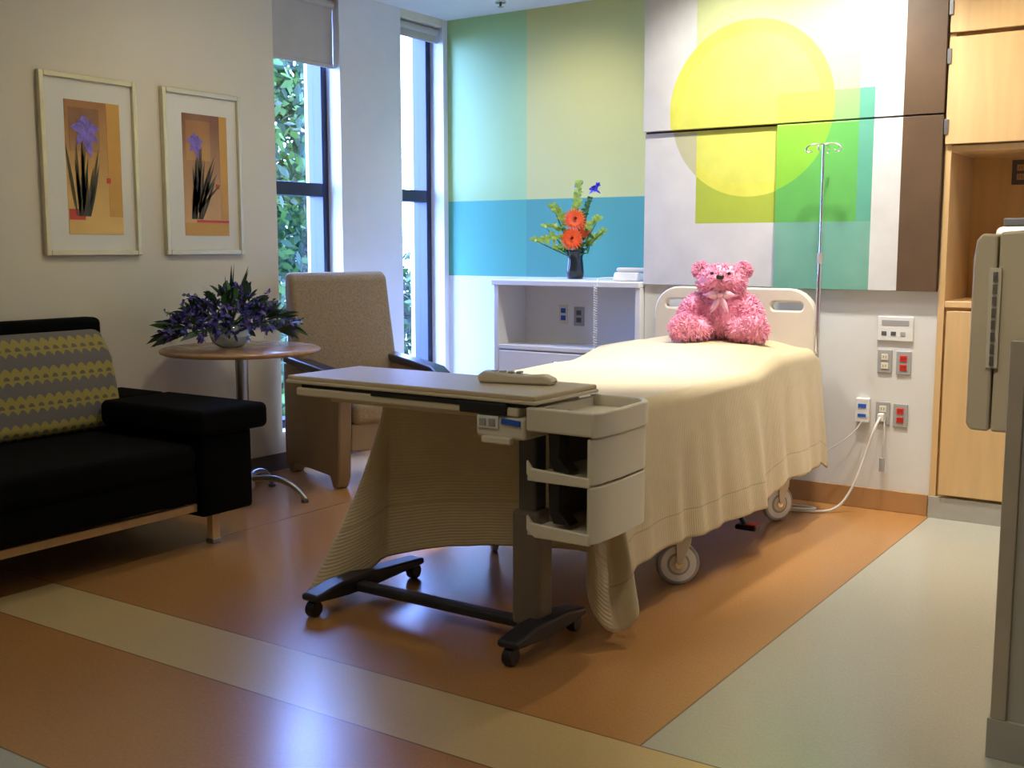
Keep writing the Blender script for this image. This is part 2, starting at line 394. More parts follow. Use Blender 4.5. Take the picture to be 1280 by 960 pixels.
# outlets on headwall
gp=grp('nurse_call_panel',(-1.48,YH,.908))
box('plate',gp,-1.565,-1.395,YH-.012,YH-.0005,.848,.968,M['white'],.004)
box('label',gp,-1.545,-1.415,YH-.0135,YH-.011,.925,.950,M['grey']); 
for k in range(3): box('port_%d'%k,gp,-1.545+k*.045,-1.52+k*.045,YH-.0145,YH-.011,.875,.895,M['greydk'] if k<2 else M['grey'],.002)
outlet('wall_outlet',-1.525,YH,.746,M['grey'],M['beige2']); outlet('wall_outlet',-1.435,YH,.742,M['grey'],M['red'])
outlet('wall_outlet',-1.525,YH,.488,M['grey'],M['beige2']); outlet('wall_outlet',-1.44,YH,.483,M['grey'],M['red'])
dv=grp('call_light_station',(-1.62,YH,.498))
box('housing',dv,-1.655,-1.585,YH-.03,YH-.0005,.435,.56,M['white'],.008); box('blue_key',dv,-1.64,-1.60,YH-.033,YH-.029,.51,.53,M['blue']); box('blue_key_b',dv,-1.64,-1.60,YH-.033,YH-.029,.465,.48,M['blue'])
pc=grp('power_cord',(-1.55,5.45,0))
box('plug',pc,-1.54,-1.51,YH-.05,YH-.012,.45,.49,M['white'],.006)
tube('cord_a',pc,[(-1.525,5.50,.47),(-1.53,5.44,.44),(-1.57,5.45,.30),(-1.62,5.42,.12),(-1.68,5.36,.012),(-1.78,5.28,.008),(-1.92,5.25,.008),(-1.95,5.36,.008),(-1.80,5.38,.008),(-1.76,5.30,.02),(-1.90,5.22,.02),(-2.0,5.3,.03)],.006,M['cord'])
tube('cord_b',pc,[(-1.62,5.52,.44),(-1.65,5.50,.38),(-1.75,5.48,.30),(-1.9,5.46,.20),(-2.0,5.45,.15)],.003,M['cord'])
tube('cord_c',pc,[(-1.51,5.52,.46),(-1.50,5.50,.40),(-1.505,5.5,.32),(-1.51,5.52,.26)],.003,M['cord'])
box('connector',pc,-1.525,-1.50,YH-.04,YH-.02,.20,.27,M['grey'],.005)

# ------------------------------------------------------------ right side
lc=grp('half_height_cabinet',(-.3,2.99,0))
box('body',lc,-.49,0,2.95,3.048,.10,1.06,M['toe'])
box('corner_trim',lc,-.508,-.47,2.94,3.048,.105,1.065,M['steel'],.004)
box('top',lc,-.508,0,2.94,3.048,1.06,1.075,M['steel'],.003)
box('base',lc,-.515,0,2.940,3.048,0,.105,M['toe'],.002)
fd=grp('wall_fold_down_desk',(-.54,3.25,1.08))
prism('door',fd,[(-.632,.84),(-.622,.824),(-.575,.822),(-.575,1.335),(-.612,1.338),(-.626,1.32),(-.632,1.27)],'y',3.08,3.45,M['beige'],.008)
prism('body',fd,[(-.571,.822),(-.451,.822),(-.451,1.35),(-.571,1.34)],'y',3.085,3.44,M['beige'],.008)
box('hinge_leaf',fd,-.590,-.560,3.074,3.082,.99,1.25,M['beige2'],.002)
for k in range(8): cyl('hinge_%d'%k,fd,(-.574,3.073,1.01+k*.031),.006,.024,M['metal'],'z')

# ------------------------------------------------------------ bed
bx,by=-2.26,4.25
bed=grp('hospital_bed',(bx,by,0)); HW=.44; YF=-1.03; YT=1.07; TOP=.77
def sm(a,b,t):
    t=max(0,min(1,(t-a)/(b-a))); return t*t*(3-2*t)
def topz(x,y):
    z=TOP+.080*sm(.25,.62,y)*(1-sm(.98,1.08,y)*.8)*(1-.35*sm(.25,.44,abs(x)))
    z+=.006*noise.noise(Vector((x*4,y*3,1))); return z
def cov(s,t):
    ds=max(0,abs(s)-HW); dt=max(0,YF-t); cx=max(-HW,min(HW,s)); cy=max(t,YF); r=math.hypot(ds,dt)
    if r<1e-6: return (bx+cx,by+cy,topz(cx,cy))
    ux,uy=(math.copysign(ds,s)/r,-dt/r); ph=math.atan2(dt,ds)
    if s>0: per=cy-.3*ph if ds>0 else YF-.47-(HW-cx)
    elif ds>0: per=YF-1.35-.3*(math.pi/2-ph)-(cy-YF)
    else: per=YF-.47-(HW-cx)
    s2=math.sin(2*ph) if (ds>0 and dt>0) else 0
    fo=.53+.15*((HW-cx)/(2*HW))**2.2
    ov=.60*math.cos(ph)**2+fo*math.sin(ph)**2+(.19 if s>0 else .16)*s2
    mx=.60/max(math.cos(ph),math.sin(ph))
    r=r*ov/mx
    Rr=.05
    if r<Rr*math.pi/2: a=r/Rr; hor=Rr*math.sin(a); dn=Rr*(1-math.cos(a))
    else:
        q=r-Rr*math.pi/2
        fl=.10*q+(.20 if s>0 else .36)*s2*q**1.3
        if ds==0: fl=.05*q
        elif dt==0: fl=.10*q
        w=min(1,q/.45)
        rip=(.060*noise.noise(Vector((per*3.0,q*.6,3)))+.020*noise.noise(Vector((per*8,q*.8,9)))+.003*math.sin(per*43))*w
        rip+=.035*s2*math.sin(ph*6.5+.3)*w
        if ds==0: rip=rip*.7
        hor=Rr+fl+rip; dn=Rr+q*.975+.012*noise.noise(Vector((per*2.2,0,5)))*w
    return (bx+cx+ux*hor,by+cy+uy*hor,topz(cx,cy)-dn)
NS,NT=190,200; vs=[];fs=[];uvs=[]
smax=HW+.60; tmin=YF-.60
for j in range(NT+1):
    for i in range(NS+1):
        s=-smax+2*smax*i/NS; t=tmin+(YT-tmin)*j/NT
        x,y,z=cov(s,t); vs.append((x,y,max(z,.012))); uvs.append((s,t))
for j in range(NT):
    for i in range(NS): k=j*(NS+1)+i; fs.append((k,k+1,k+NS+2,k+NS+1))
o=fromdata('bedspread',bed,vs,fs,M['cover'],True)
ul=o.data.uv_layers.new(name='UVMap')
for l in o.data.loops: ul.data[l.index].uv=uvs[l.vertex_index]
sd=o.modifiers.new('thickness','SOLIDIFY'); sd.thickness=.006; sd.offset=-1
box('mattress',bed,bx-.42,bx+.42,by-1.0,by+1.06,.56,.755,M['white'],.04)
box('deck',bed,bx-.40,bx+.40,by-.98,by+1.08,.48,.555,M['beige'],.01)
box('chassis_r',bed,bx+.30,bx+.36,by-.55,by+1.0,.22,.29,M['beige'],.01); box('chassis_l',bed,bx-.36,bx-.30,by-.55,by+1.0,.22,.29,M['beige'],.01)
for k,y in enumerate((-.4,.85)):
    box('cross_%d'%k,bed,bx-.40,bx+.40,by+y-.04,by+y+.04,.20,.27,M['beige'],.01)
for k,y in enumerate((-.25,.6)): box('lift_%d'%k,bed,bx-.15,bx+.15,by+y-.05,by+y+.05,.27,.485,M['greydk'],.01)
k=0
for (x,y,rz) in ((.44,-.40,-52),(-.43,-.40,-140),(.39,.80,-30),(-.36,.82,-150)):
    k+=1; wr=.085
    e=bpy.data.objects.new('caster_%d'%k,None); COL.objects.link(e); e.parent=bed; e.location=(x,y,0); e.rotation_euler=(0,0,R(rz)); e['w']=0
    cyl('tyre',e,(0,0,wr),wr,.030,M['grey'],'x',b=.008); cyl('wheel_disc',e,(.003,0,wr),.072,.030,M['white'],'x',b=.004)
    cyl('ring',e,(.005,0,wr),.045,.030,M['grey'],'x'); cyl('disc_inner',e,(.007,0,wr),.036,.030,M['beige2'],'x'); cyl('hub',e,(.022,0,wr),.016,.012,M['chrome'],'x')
    for sg in (-1,1): prism('fork_%d'%sg,e,[(-.03,.24),(.05,.24),(.045,.17),(.012,.085),(-.008,.085),(-.015,.17)],'x',sg*.026-.005,sg*.026+.005,M['beige2'],.003)
    box('housing',e,-.035,.035,-.035,.06,.195,.255,M['beige2'],.015)
box('brake_pedal',bed,bx+.38,bx+.48,by+.30,by+.36,.06,.085,M['blackpl'],.01); box('pedal_tip',bed,bx+.43,bx+.48,by+.30,by+.36,.085,.09,M['red'],.002)
tube('pedal_arm',bed,[(bx+.33,by+.33,.23),(bx+.37,by+.33,.15),(bx+.42,by+.33,.08)],.012,M['blackpl'])
# headboard curve with hand slots
def rr(x0,x1,z0,z1,rad,n=8,corners=(1,1,1,1)):
    pts=[]
    for (cx,cz,a0,f) in ((x1-rad,z1-rad,0,corners[0]),(x0+rad,z1-rad,90,corners[1]),(x0+rad,z0+rad,180,corners[2]),(x1-rad,z0+rad,270,corners[3])):
        for i in range(n+1):
            a=R(a0+90*i/n); rd=rad*f+(1-f)*.02
            ccx=cx+(rad-rd)*(1 if a0 in(0,270) else -1); ccz=cz+(rad-rd)*(1 if a0 in(0,90) else -1)
            pts.append((ccx+rd*math.cos(a),ccz+rd*math.sin(a)))
    return pts
cu=bpy.data.curves.new('headboard','CURVE'); cu.dimensions='2D'; cu.fill_mode='BOTH'; cu.extrude=.014; cu.bevel_depth=.010; cu.bevel_resolution=3
for pts in (rr(-.43,.43,-.28,.26,.13,8,(1,1,.3,.3)), rr(-.385,-.20,.150,.212,.03), rr(.20,.385,.150,.212,.03)):
    s=cu.splines.new('POLY'); s.points.add(len(pts)-1); s.use_cyclic_u=True
    for i,q in enumerate(pts): s.points[i].co=(q[0],q[1],0,1)
cu.materials.append(M['beige2']); hb=bpy.data.objects.new('headboard',cu); COL.objects.link(hb); hb.parent=bed
hb.location=(0,1.14,.83); hb.rotation_euler=(R(90),0,0)
# IV pole
iv=grp('iv_pole',(-1.805,5.36,0)); X,Y=-1.805,5.36
tube('lower_tube',iv,[(X,Y,.46),(X,Y,1.25)],.011,M['chrome'],False); tube('upper_tube',iv,[(X,Y,1.2),(X,Y,1.80)],.0065,M['chrome'],False)
cyl('collar',iv,(X,Y,1.25),.016,.05,M['grey']); 
box('bracket',iv,X-.02,X+.015,Y-.015,Y+.015,.47,.50,M['grey'],.004)
for sg in (-1,1):
    tube('hook_%d'%sg,iv,[(X,Y,1.795),(X+sg*.03,Y,1.80),(X+sg*.07,Y,1.795),(X+sg*.09,Y,1.775),(X+sg*.075,Y,1.755),(X+sg*.055,Y,1.765)],.0045,M['chrome'])
    tube('hook_y_%d'%sg,iv,[(X,Y,1.795),(X,Y+sg*.03,1.80),(X,Y+sg*.07,1.79),(X,Y+sg*.08,1.77),(X,Y+sg*.06,1.76)],.0045,M['chrome'])

# ------------------------------------------------------------ teddy bear
tb=grp('teddy_bear',(-2.21,5.12,.853),R(20),False); tb.scale=(.97,.97,.94)
E=[((0,.01,.14),(.125,.115,.145),None),((0,-.02,.305),(.118,.10,.085),None),((0,-.11,.31),(.052,.042,.040),None),
   ((-.105,0,.365),(.036,.022,.034),None),((.105,0,.365),(.036,.022,.034),None),
   ((-.15,-.05,.155),(.05,.055,.10),Matrix.Rotation(R(28),4,'Y')@Matrix.Rotation(R(-25),4,'X')),((.15,-.05,.155),(.05,.055,.10),Matrix.Rotation(R(-28),4,'Y')@Matrix.Rotation(R(-25),4,'X')),
   ((-.115,-.11,.062),(.075,.12,.060),Matrix.Rotation(R(-22),4,'Z')),((.115,-.11,.062),(.075,.12,.060),Matrix.Rotation(R(22),4,'Z')),
   ((-.17,-.19,.070),(.068,.045,.070),None),((.17,-.19,.070),(.068,.045,.070),None)]
bm=bmesh.new(); tuf=bmesh.new(); MT=[]
for c,r,rot in E: MT.append(Matrix.Translation(c)@(rot or Matrix())@Matrix.Diagonal((*r,1)))
inv=[m.inverted() for m in MT]
for m in MT:
    t=bmesh.new(); bmesh.ops.create_uvsphere(t,u_segments=20,v_segments=12,radius=1); bmesh.ops.transform(t,matrix=m,verts=t.verts)
    me=bpy.data.meshes.new('t'); t.to_mesh(me); t.free(); bm.from_mesh(me); bpy.data.meshes.remove(me)
body=frombm('plush_body',tb,bm,M['pink'],True)
rm=body.modifiers.new('remesh','REMESH'); rm.mode='VOXEL'; rm.voxel_size=.009; rm.use_smooth_shade=True
sm_=body.modifiers.new('smooth','SMOOTH'); sm_.iterations=4
for idx,m in enumerate(MT):
    area=E[idx][1][0]*E[idx][1][2]; n=int(300+area*46000)
    for _ in range(n):
        u=rv(); q=m@u
        if q.z<.012: continue
        if any(((inv[j]@q).length<.93) for j in range(len(MT)) if j!=idx): continue
        nn=(m.inverted().transposed().to_3x3()@u).normalized(); d=(nn+rv()*.55).normalized()
        L=.014+.008*random.random(); a=d.orthogonal().normalized()*.0042; b=d.cross(a)
        v=[tuf.verts.new(q-d*.002+a*math.cos(k*2.094)+b*math.sin(k*2.094)) for k in range(3)]; v2=[tuf.verts.new(q+d*L*.7+Vector((0,0,-.003))+(a*math.cos(k*2.094)+b*math.sin(k*2.094))*.8) for k in range(3)]; tp=tuf.verts.new(q+d*L+Vector((0,0,-.005)))
        for k in range(3):
            tuf.faces.new((v[k],v[(k+1)%3],v2[(k+1)%3],v2[k])); tuf.faces.new((v2[k],v2[(k+1)%3],tp))
frombm('plush_tufts',tb,tuf,M['pink'])
ell('nose',tb,(0,-.160,.33),(.020,.013,.013),M['nose'])
for s in (-1,1): ell('eye_%d'%s,tb,(s*.042,-.128,.347),(.009,.009,.009),M['nose'])
bm=bmesh.new()
for s in (-1,1):
    leaf(bm,(0,-.135,.232),(s,-.1,.35),(0,-1,.1),.075,.05,.2,0); leaf(bm,(0,-.135,.232),(s*.5,-.25,-1),(0,-1,0),.10,.03,.0,0)
o=frombm('bow',tb,bm,M['ribbon']); so=o.modifiers.new('s','SOLIDIFY'); so.thickness=.004
ell('bow_knot',tb,(0,-.138,.234),(.014,.012,.014),M['ribbon'])
tube('neck_ribbon',tb,[(.09*math.cos(a),.0+.105*math.sin(a)-.015,.235) for a in [i*math.pi/8 for i in range(16)]],.009,M['ribbon'],True,True)

# ------------------------------------------------------------ overbed table
ot=grp('overbed_table',(-1.93,2.98,0))
box('top',ot,-2.84,-1.80,2.79,3.17,.838,.855,M['lam'],.006)
box('top_rim',ot,-2.845,-1.795,2.785,3.175,.828,.840,M['beige'],.005)
box('slide_gap',ot,-2.78,-1.85,2.80,3.16,.815,.829,M['blackpl'])
box('under_tray',ot,-2.80,-1.86,2.79,3.165,.785,.815,M['beige'],.008)
box('rail',ot,-2.74,-1.86,2.90,3.06,.755,.786,M['beige'],.008)
box('slide_mech',ot,-2.08,-1.90,2.782,2.80,.788,.826,M['blackpl'],.006)
box('slide_strip',ot,-2.45,-2.08,2.786,2.80,.810,.824,M['blackpl'],.002)
box('control_head',ot,-2.02,-1.835,2.79,3.10,.715,.785,M['beige2'],.012)
box('control_pad',ot,-2.01,-1.93,2.783,2.792,.745,.785,M['white'],.003)
for q in range(2): box('button_%d'%q,ot,-2.0+q*.035,-1.975+q*.035,2.780,2.784,.753,.776,M['grey'],.002)
box('release_lever',ot,-1.99,-1.88,2.775,2.80,.700,.722,M['beige2'],.006)
prism('blue_label',ot,[(-1.92,.762),(-1.85,.758),(-1.85,.776),(-1.92,.78)],'y',2.784,2.792,M['blue'],.002)
box('post_lower',ot,-1.985,-1.875,2.935,3.025,.07,.46,M['postbr'],.018)
box('post_upper',ot,-1.965,-1.895,2.945,3.015,.44,.75,M['greydk'],.012)
box('base_rail',ot,-2.74,-1.90,2.955,3.005,.05,.085,M['basedk'],.012)
def foot(nm,x,y0,y1):
    ym=2.98
    prism(nm,ot,[(y0,.06),(y0,.085),(ym-.1,.105),(ym+.08,.105),(y1,.085),(y1,.06),(ym+.05,.045),(ym-.05,.045)],'x',x-.04,x+.04,M['basedk'],.012)
    for j,y in enumerate((y0+.025,y1-.025)):
        cyl(nm+'_wheel_%d'%j,ot,(x,y,.03),.03,.036,M['blackpl'],'x',b=.006); cyl(nm+'_stem_%d'%j,ot,(x,y,.06),.012,.03,M['blackpl'])
foot('foot_r',-1.88,2.755,3.19); foot('foot_l',-2.72,2.75,3.36)
# caddy
def strip(nm,pts,th,z0,z1,m,b=.003):
    n=len(pts); out=[];inn=[]
    for i in range(n):
        a=Vector(pts[max(0,i-1)]); c=Vector(pts[min(n-1,i+1)]); d=(c-a).normalized(); nn=Vector((d.y,-d.x)); q=Vector(pts[i]); out.append(tuple(q)); inn.append(tuple(q-nn*th))
    return prism(nm,ot,out+inn[::-1],'z',z0,z1,m,b)
X0,X1,Y0,Y1=-1.83,-1.595,2.79,3.19
cr=[(X0,Y1)]+[(X1-.09+.09*math.sin(R(a)),Y1-.09+.09*math.cos(R(a))) for a in range(0,91,15)]+[(X1+.008,(Y0+Y1)/2-.05),(X1+.004,Y0+.03),(X1-.010,Y0)]
cr=cr[::-1]
for nm,z0,z1 in (('shell_low',.425,.598),('shell_mid',.604,.742)): strip(nm,cr,.018,z0,z1,M['beige2'],.005)
cr2=[(x+(.008 if x>-1.7 else 0),y) for x,y in cr]
strip('tray_rim',cr2,.02,.744,.822,M['beige2'],.008)
box('tray_front',ot,X0,X1,Y0-.004,Y0+.016,.748,.822,M['beige2'],.008)
box('tray_left',ot,X0,X0+.02,Y0+.016,Y1-.02,.748,.815,M['beige2'],.006)
ins=.02
for nm,z in (('shelf_top',.770),('shelf_mid',.595),('shelf_low',.425)):
    prism(nm,ot,[(X0+.002,Y0+.002),(X1-.014,Y0+.002),(X1-ins,Y1-.10),(X1-.10,Y1-.02),(X0+.002,Y1-.02)],'z',z,z+.016,M['beige2'],.003)
for nm,z0,z1 in (('lip_mid',.595,.625),('lip_low',.420,.455)):
    prism(nm,ot,[(X0,z1+.035),(X0+.02,z1+.01),(X1-.012,z1),(X1-.012,z0),(X0+.03,z0),(X0,z0+.02)],'y',Y0-.002,Y0+.012,M['beige2'],.005)
box('left_back_panel',ot,X0,X0+.014,Y0+.13,Y1-.02,.44,.745,M['postbr'],.003)
box('back_panel',ot,X0,X1-.08,Y1-.03,Y1-.02,.44,.745,M['postbr'],.003)
for nm,z0,z1 in (('bracket_mid',.62,.745),('bracket_low',.455,.595)):
    prism(nm,ot,[(X0+.04,z1),(X0+.085,z1),(X0+.08,z0+.04),(X0+.12,z0),(X0+.06,z0),(X0+.045,z0+.03)],'y',Y0+.06,Y0+.12,M['blackpl'],.004)
# handset on the table
rc=grp('bed_remote',(-2.03,3.04,.855),R(12),False)
prism('shell',rc,[(-.13,.001),(.13,.001),(.135,.02),(.10,.034),(.04,.030),(-.05,.036),(-.11,.040),(-.135,.025)],'y',-.030,.030,M['beige2'],.011,4)
for q in range(4): box('key_%d'%q,rc,-.09+q*.03,-.072+q*.03,-.012,.012,.034,.041,M['grey'],.002)

# ------------------------------------------------------------ sofa
so=grp('sofa',(-4.2,2.5,0))
fx=-3.70; y0,y1=1.35,3.50
box('seat_base',so,-4.66,fx-.02,y0+.1,3.12,.22,.36,M['black'],.02)
box('seat_cushion',so,-4.50,fx,y0+.30,3.105,.35,.475,M['black'],.035,4)
box('back_frame',so,-4.70,-4.58,y0+.05,3.30,.20,.975,M['black'],.03)
prism('back_cushion',so,[(-4.40,.47),(-4.35,.50),(-4.42,.80),(-4.50,.915),(-4.56,.93),(-4.58,.47)],'y',y0+.32,3.24,M['cush'],.03,4)
for nm,a,b in (('far',3.10,3.50),('near',y0,y0+.40)):
    box('arm_top_'+nm,so,-4.36 if nm=='far' else -4.70,fx+.02,a,b,.50,.615,M['black'],.03,4)
    if nm=='far': box('arm_back_'+nm,so,-4.72,-4.37,3.27,b,.50,.612,M['black'],.03,4)
    box('arm_body_'+nm,so,-4.66,fx-.03,a+.05 if nm=='far' else a,b-.06 if nm=='far' else b,.14,.505,M['black'],.02)
box('wood_rail',so,fx-.10,fx-.07,y0+.02,3.29,.165,.20,M['maple'],.004)
for j,(x,y) in enumerate(((-3.80,3.26),(-4.6,3.40),(-3.80,y0+.1),(-4.6,y0+.1))):
    box('leg_%d'%j,so,x-.02,x+.02,y-.02,y+.02,.02,.20,M['maple'],.004); box('glide_%d'%j,so,x-.024,x+.024,y-.024,y+.024,0,.022,M['metal'],.003)

# ------------------------------------------------------------ round side table
rt=grp('round_side_table',(-4.33,3.93,0)); tx,ty=-4.325,3.93
lathe('top',rt,[(0,.795),(.39,.795),(.402,.79),(.405,.782),(.40,.774),(.385,.768),(0,.768)],(tx,ty,0),M['tabwood'],64)
cyl('column',rt,(tx,ty,.42),.032,.70,M['metal']); cyl('top_plate',rt,(tx,ty,.758),.14,.02,M['metal']); cyl('hub',rt,(tx,ty,.10),.05,.09,M['metal'],b=.01)
for k in range(4):
    a=R(22+90*k); c,s_=math.cos(a),math.sin(a)
    tube('foot_%d'%k,rt,[(tx+c*q,ty+s_*q,z) for q,z in ((.02,.11),(.12,.125),(.22,.11),(.29,.07),(.33,.015))],.015,M['metal'])
    cyl('glide_%d'%k,rt,(tx+c*.33,ty+s_*.33,.008),.02,.016,M['greydk'])
# bouquet in bowl
bq=grp('flower_arrangement',(tx-.02,ty-.05,.796)); cxx,cyy,cz=tx-.02,ty-.05,.796
lathe('bowl',bq,[(0,.004),(.06,.004),(.09,.03),(.105,.065),(.095,.10),(.085,.12),(.08,.12),(.09,.10),(.098,.065),(.084,.034),(.055,.010),(0,.010)],(cxx,cyy,cz),M['bowl'])
bm=bmesh.new()
for i in range(310):
    a=random.random()*2*math.pi; rr_=math.sqrt(random.random()); ex=.33*rr_; zz=.105+.18*(1-rr_**1.6)+.05*random.random()-.05*rr_
    c=Vector((cxx+ex*math.cos(a)*.82,cyy+ex*math.sin(a)*1.12,cz+zz))
    out=(c-Vector((cxx,cyy,cz+.02))).normalized()
    if i<140:
        for k in range(7):
            leaf(bm,c,out*.6+rv(),rv(),.026+.02*random.random(),.020,.25,0 if random.random()<.5 else 1,3)
    else:
        leaf(bm,c-out*.03,out+rv()*.5,rv(),.09+.05*random.random(),.028,.3,2 if random.random()<.75 else 3,4)
for k in range(26):
    a=random.random()*6.28; d=Vector((math.cos(a)*.8,math.sin(a)*1.15,-.05+random.random()*1.1)).normalized(); L=.26+.12*random.random()
    p0=Vector((cxx,cyy,cz+.10)); leaf(bm,p0,d,rv(),L,.008,.1,3,5)
    for q in range(9):
        c=p0+d*L*(.62+.05*q)+Vector((0,0,-.1*L*(.62+.05*q)**2)); 
        for _ in range(3): leaf(bm,c,rv(),rv(),.022,.015,.2,random.choice((0,1,0,3)),2)
for k in range(7):
    d=Vector((random.uniform(-.3,.3),random.uniform(-.5,.5),1)).normalized(); c=Vector((cxx,cyy,cz+.12)); leaf(bm,c,d,rv(),.26+.06*random.random(),.02,0,2,5)
for v in bm.verts:
    if v.co.z<.812: v.co.z=.812-.01*random.random()
    if v.co.x<XL+.02: v.co.x=XL+.02
frombm('blooms_and_leaves',bq,bm,[M['purple'],M['purple2'],M['dkleaf'],M['greenlf']],recalc=False)

# ------------------------------------------------------------ vase with gerberas
vb=grp('flower_vase',(-3.50,5.88,1.112)); v0=Vector((-3.50,5.88,1.112))
lathe('vase',vb,[(0,.002),(.045,.002),(.055,.02),(.05,.08),(.045,.13),(.055,.165),(.06,.175),(.052,.17),(.04,.13),(0,.12)],tuple(v0),M['glassdk'])
bm=bmesh.new(); rt_=Vector((.829,.559,0)); tc=Vector((.51,-.86,0))
def P(u,z,f=0): return v0+rt_*u+Vector((0,0,z))+tc*f
def gerb(c,r,nrm):
    a=nrm.orthogonal().normalized(); b=nrm.cross(a)
    for ring,(n,rad) in enumerate(((22,r),(16,r*.74))):
        for k in range(n):
            t=6.283*k/n+ring*.2; d=a*math.cos(t)+b*math.sin(t)+nrm*(.06+.10*ring); leaf(bm,c+nrm*.004*ring,d,nrm,rad,r*.26,.03,0,3)
    for k in range(18):
        t=6.283*k/18; leaf(bm,c+nrm*.012,(a*math.cos(t)+b*math.sin(t))*.7+nrm*.5,a,r*.22,r*.1,0,1,2)
gerb(P(-.005,.36,.08),.072,(tc+Vector((.1,0,.25))).normalized()); gerb(P(-.02,.245,.12),.072,(tc+Vector((-.1,0,.1))).normalized()); gerb(P(.055,.30,.02),.055,(tc+Vector((.6,.4,.2))).normalized())
def stem(p1,w=.008): 
    d=p1-P(0,.12); leaf(bm,P(0,.12),d,tc,d.length,w,0,2,3)
for q in ((-.01,.33),(-.01,.24),(.02,.50),(.10,.50),(.06,.45)): stem(P(*q))
def spike(u0,z0,u1,z1,mi,n=16,sz=.04):
    a=P(u0,z0,random.uniform(-.03,.05)); b=P(u1,z1,random.uniform(-.03,.06)); stem(b)
    for k in range(n):
        c=a.lerp(b,k/n)
        for s in (-1,1): leaf(bm,c,(b-a).normalized()*.6+rv()*.5+rt_*s*.8,tc+rv()*.3,sz*(1.1-.5*k/n),.018,.1,mi,3)
spike(-.04,.32,-.15,.46,3,14,.05); spike(0,.38,.02,.60,3,16,.045); spike(-.05,.26,-.26,.24,3,20,.055); spike(.05,.2,.18,.30,3,14,.05); spike(.03,.34,.09,.50,2,12,.035); spike(-.05,.18,-.12,.20,3,12,.05); spike(.05,.3,.15,.38,3,12,.045); spike(-.05,.30,-.20,.33,3,12,.045)
for (u,z) in ((.015,.57),(.115,.54),(.135,.56)):
    for k in range(9): leaf(bm,P(u,z),rv()*.8+Vector((0,0,.5)),rv(),.04,.024,.3,4,3)
for k in range(34): leaf(bm,P(random.uniform(-.06,.08),random.uniform(.15,.29)),rv()+Vector((0,0,.3)),rv(),.09,.025,.2,2,4)
frombm('blooms',vb,bm,[M['orange'],M['yellowc'],M['greenlf'],M['lime'],M['iris']],recalc=False)

# ------------------------------------------------------------ armchair (local +x is front)
ac=grp('armchair',(-4.26,4.80,0),math.atan2(-.353,.935),False)
box('seat_cushion',ac,-.22,.35,-.255,.255,.34,.47,M['tan'],.045,4)
box('seat_deck',ac,-.26,.33,-.26,.26,.20,.35,M['tanside'],.01)
prism('back',ac,[(-.24,.34),(-.14,.40),(-.17,.62),(-.25,.95),(-.29,1.13),(-.335,1.165),(-.385,1.15),(-.39,1.05),(-.34,.34)],'y',-.315,.315,M['tan'],.05,5)
for nm,a,b in (('near',-.345,-.265),('far',.265,.345)):
    prism('side_'+nm,ac,[(-.36,.05),(-.30,.0),(-.27,.0),(-.24,.06),(.22,.06),(.26,0),(.30,0),(.335,.06),(.36,.56),(.30,.60),(-.36,.64)],'y',a,b,M['tanside'],.015,3)
    prism('arm_pad_'+nm,ac,[(-.34,.64),(-.1,.62),(.28,.598),(.36,.56),(.385,.50),(.405,.53),(.385,.595),(.30,.635),(-.1,.665),(-.34,.68)],'y',a-.012,b+.012,M['dkbrown'],.014,3)

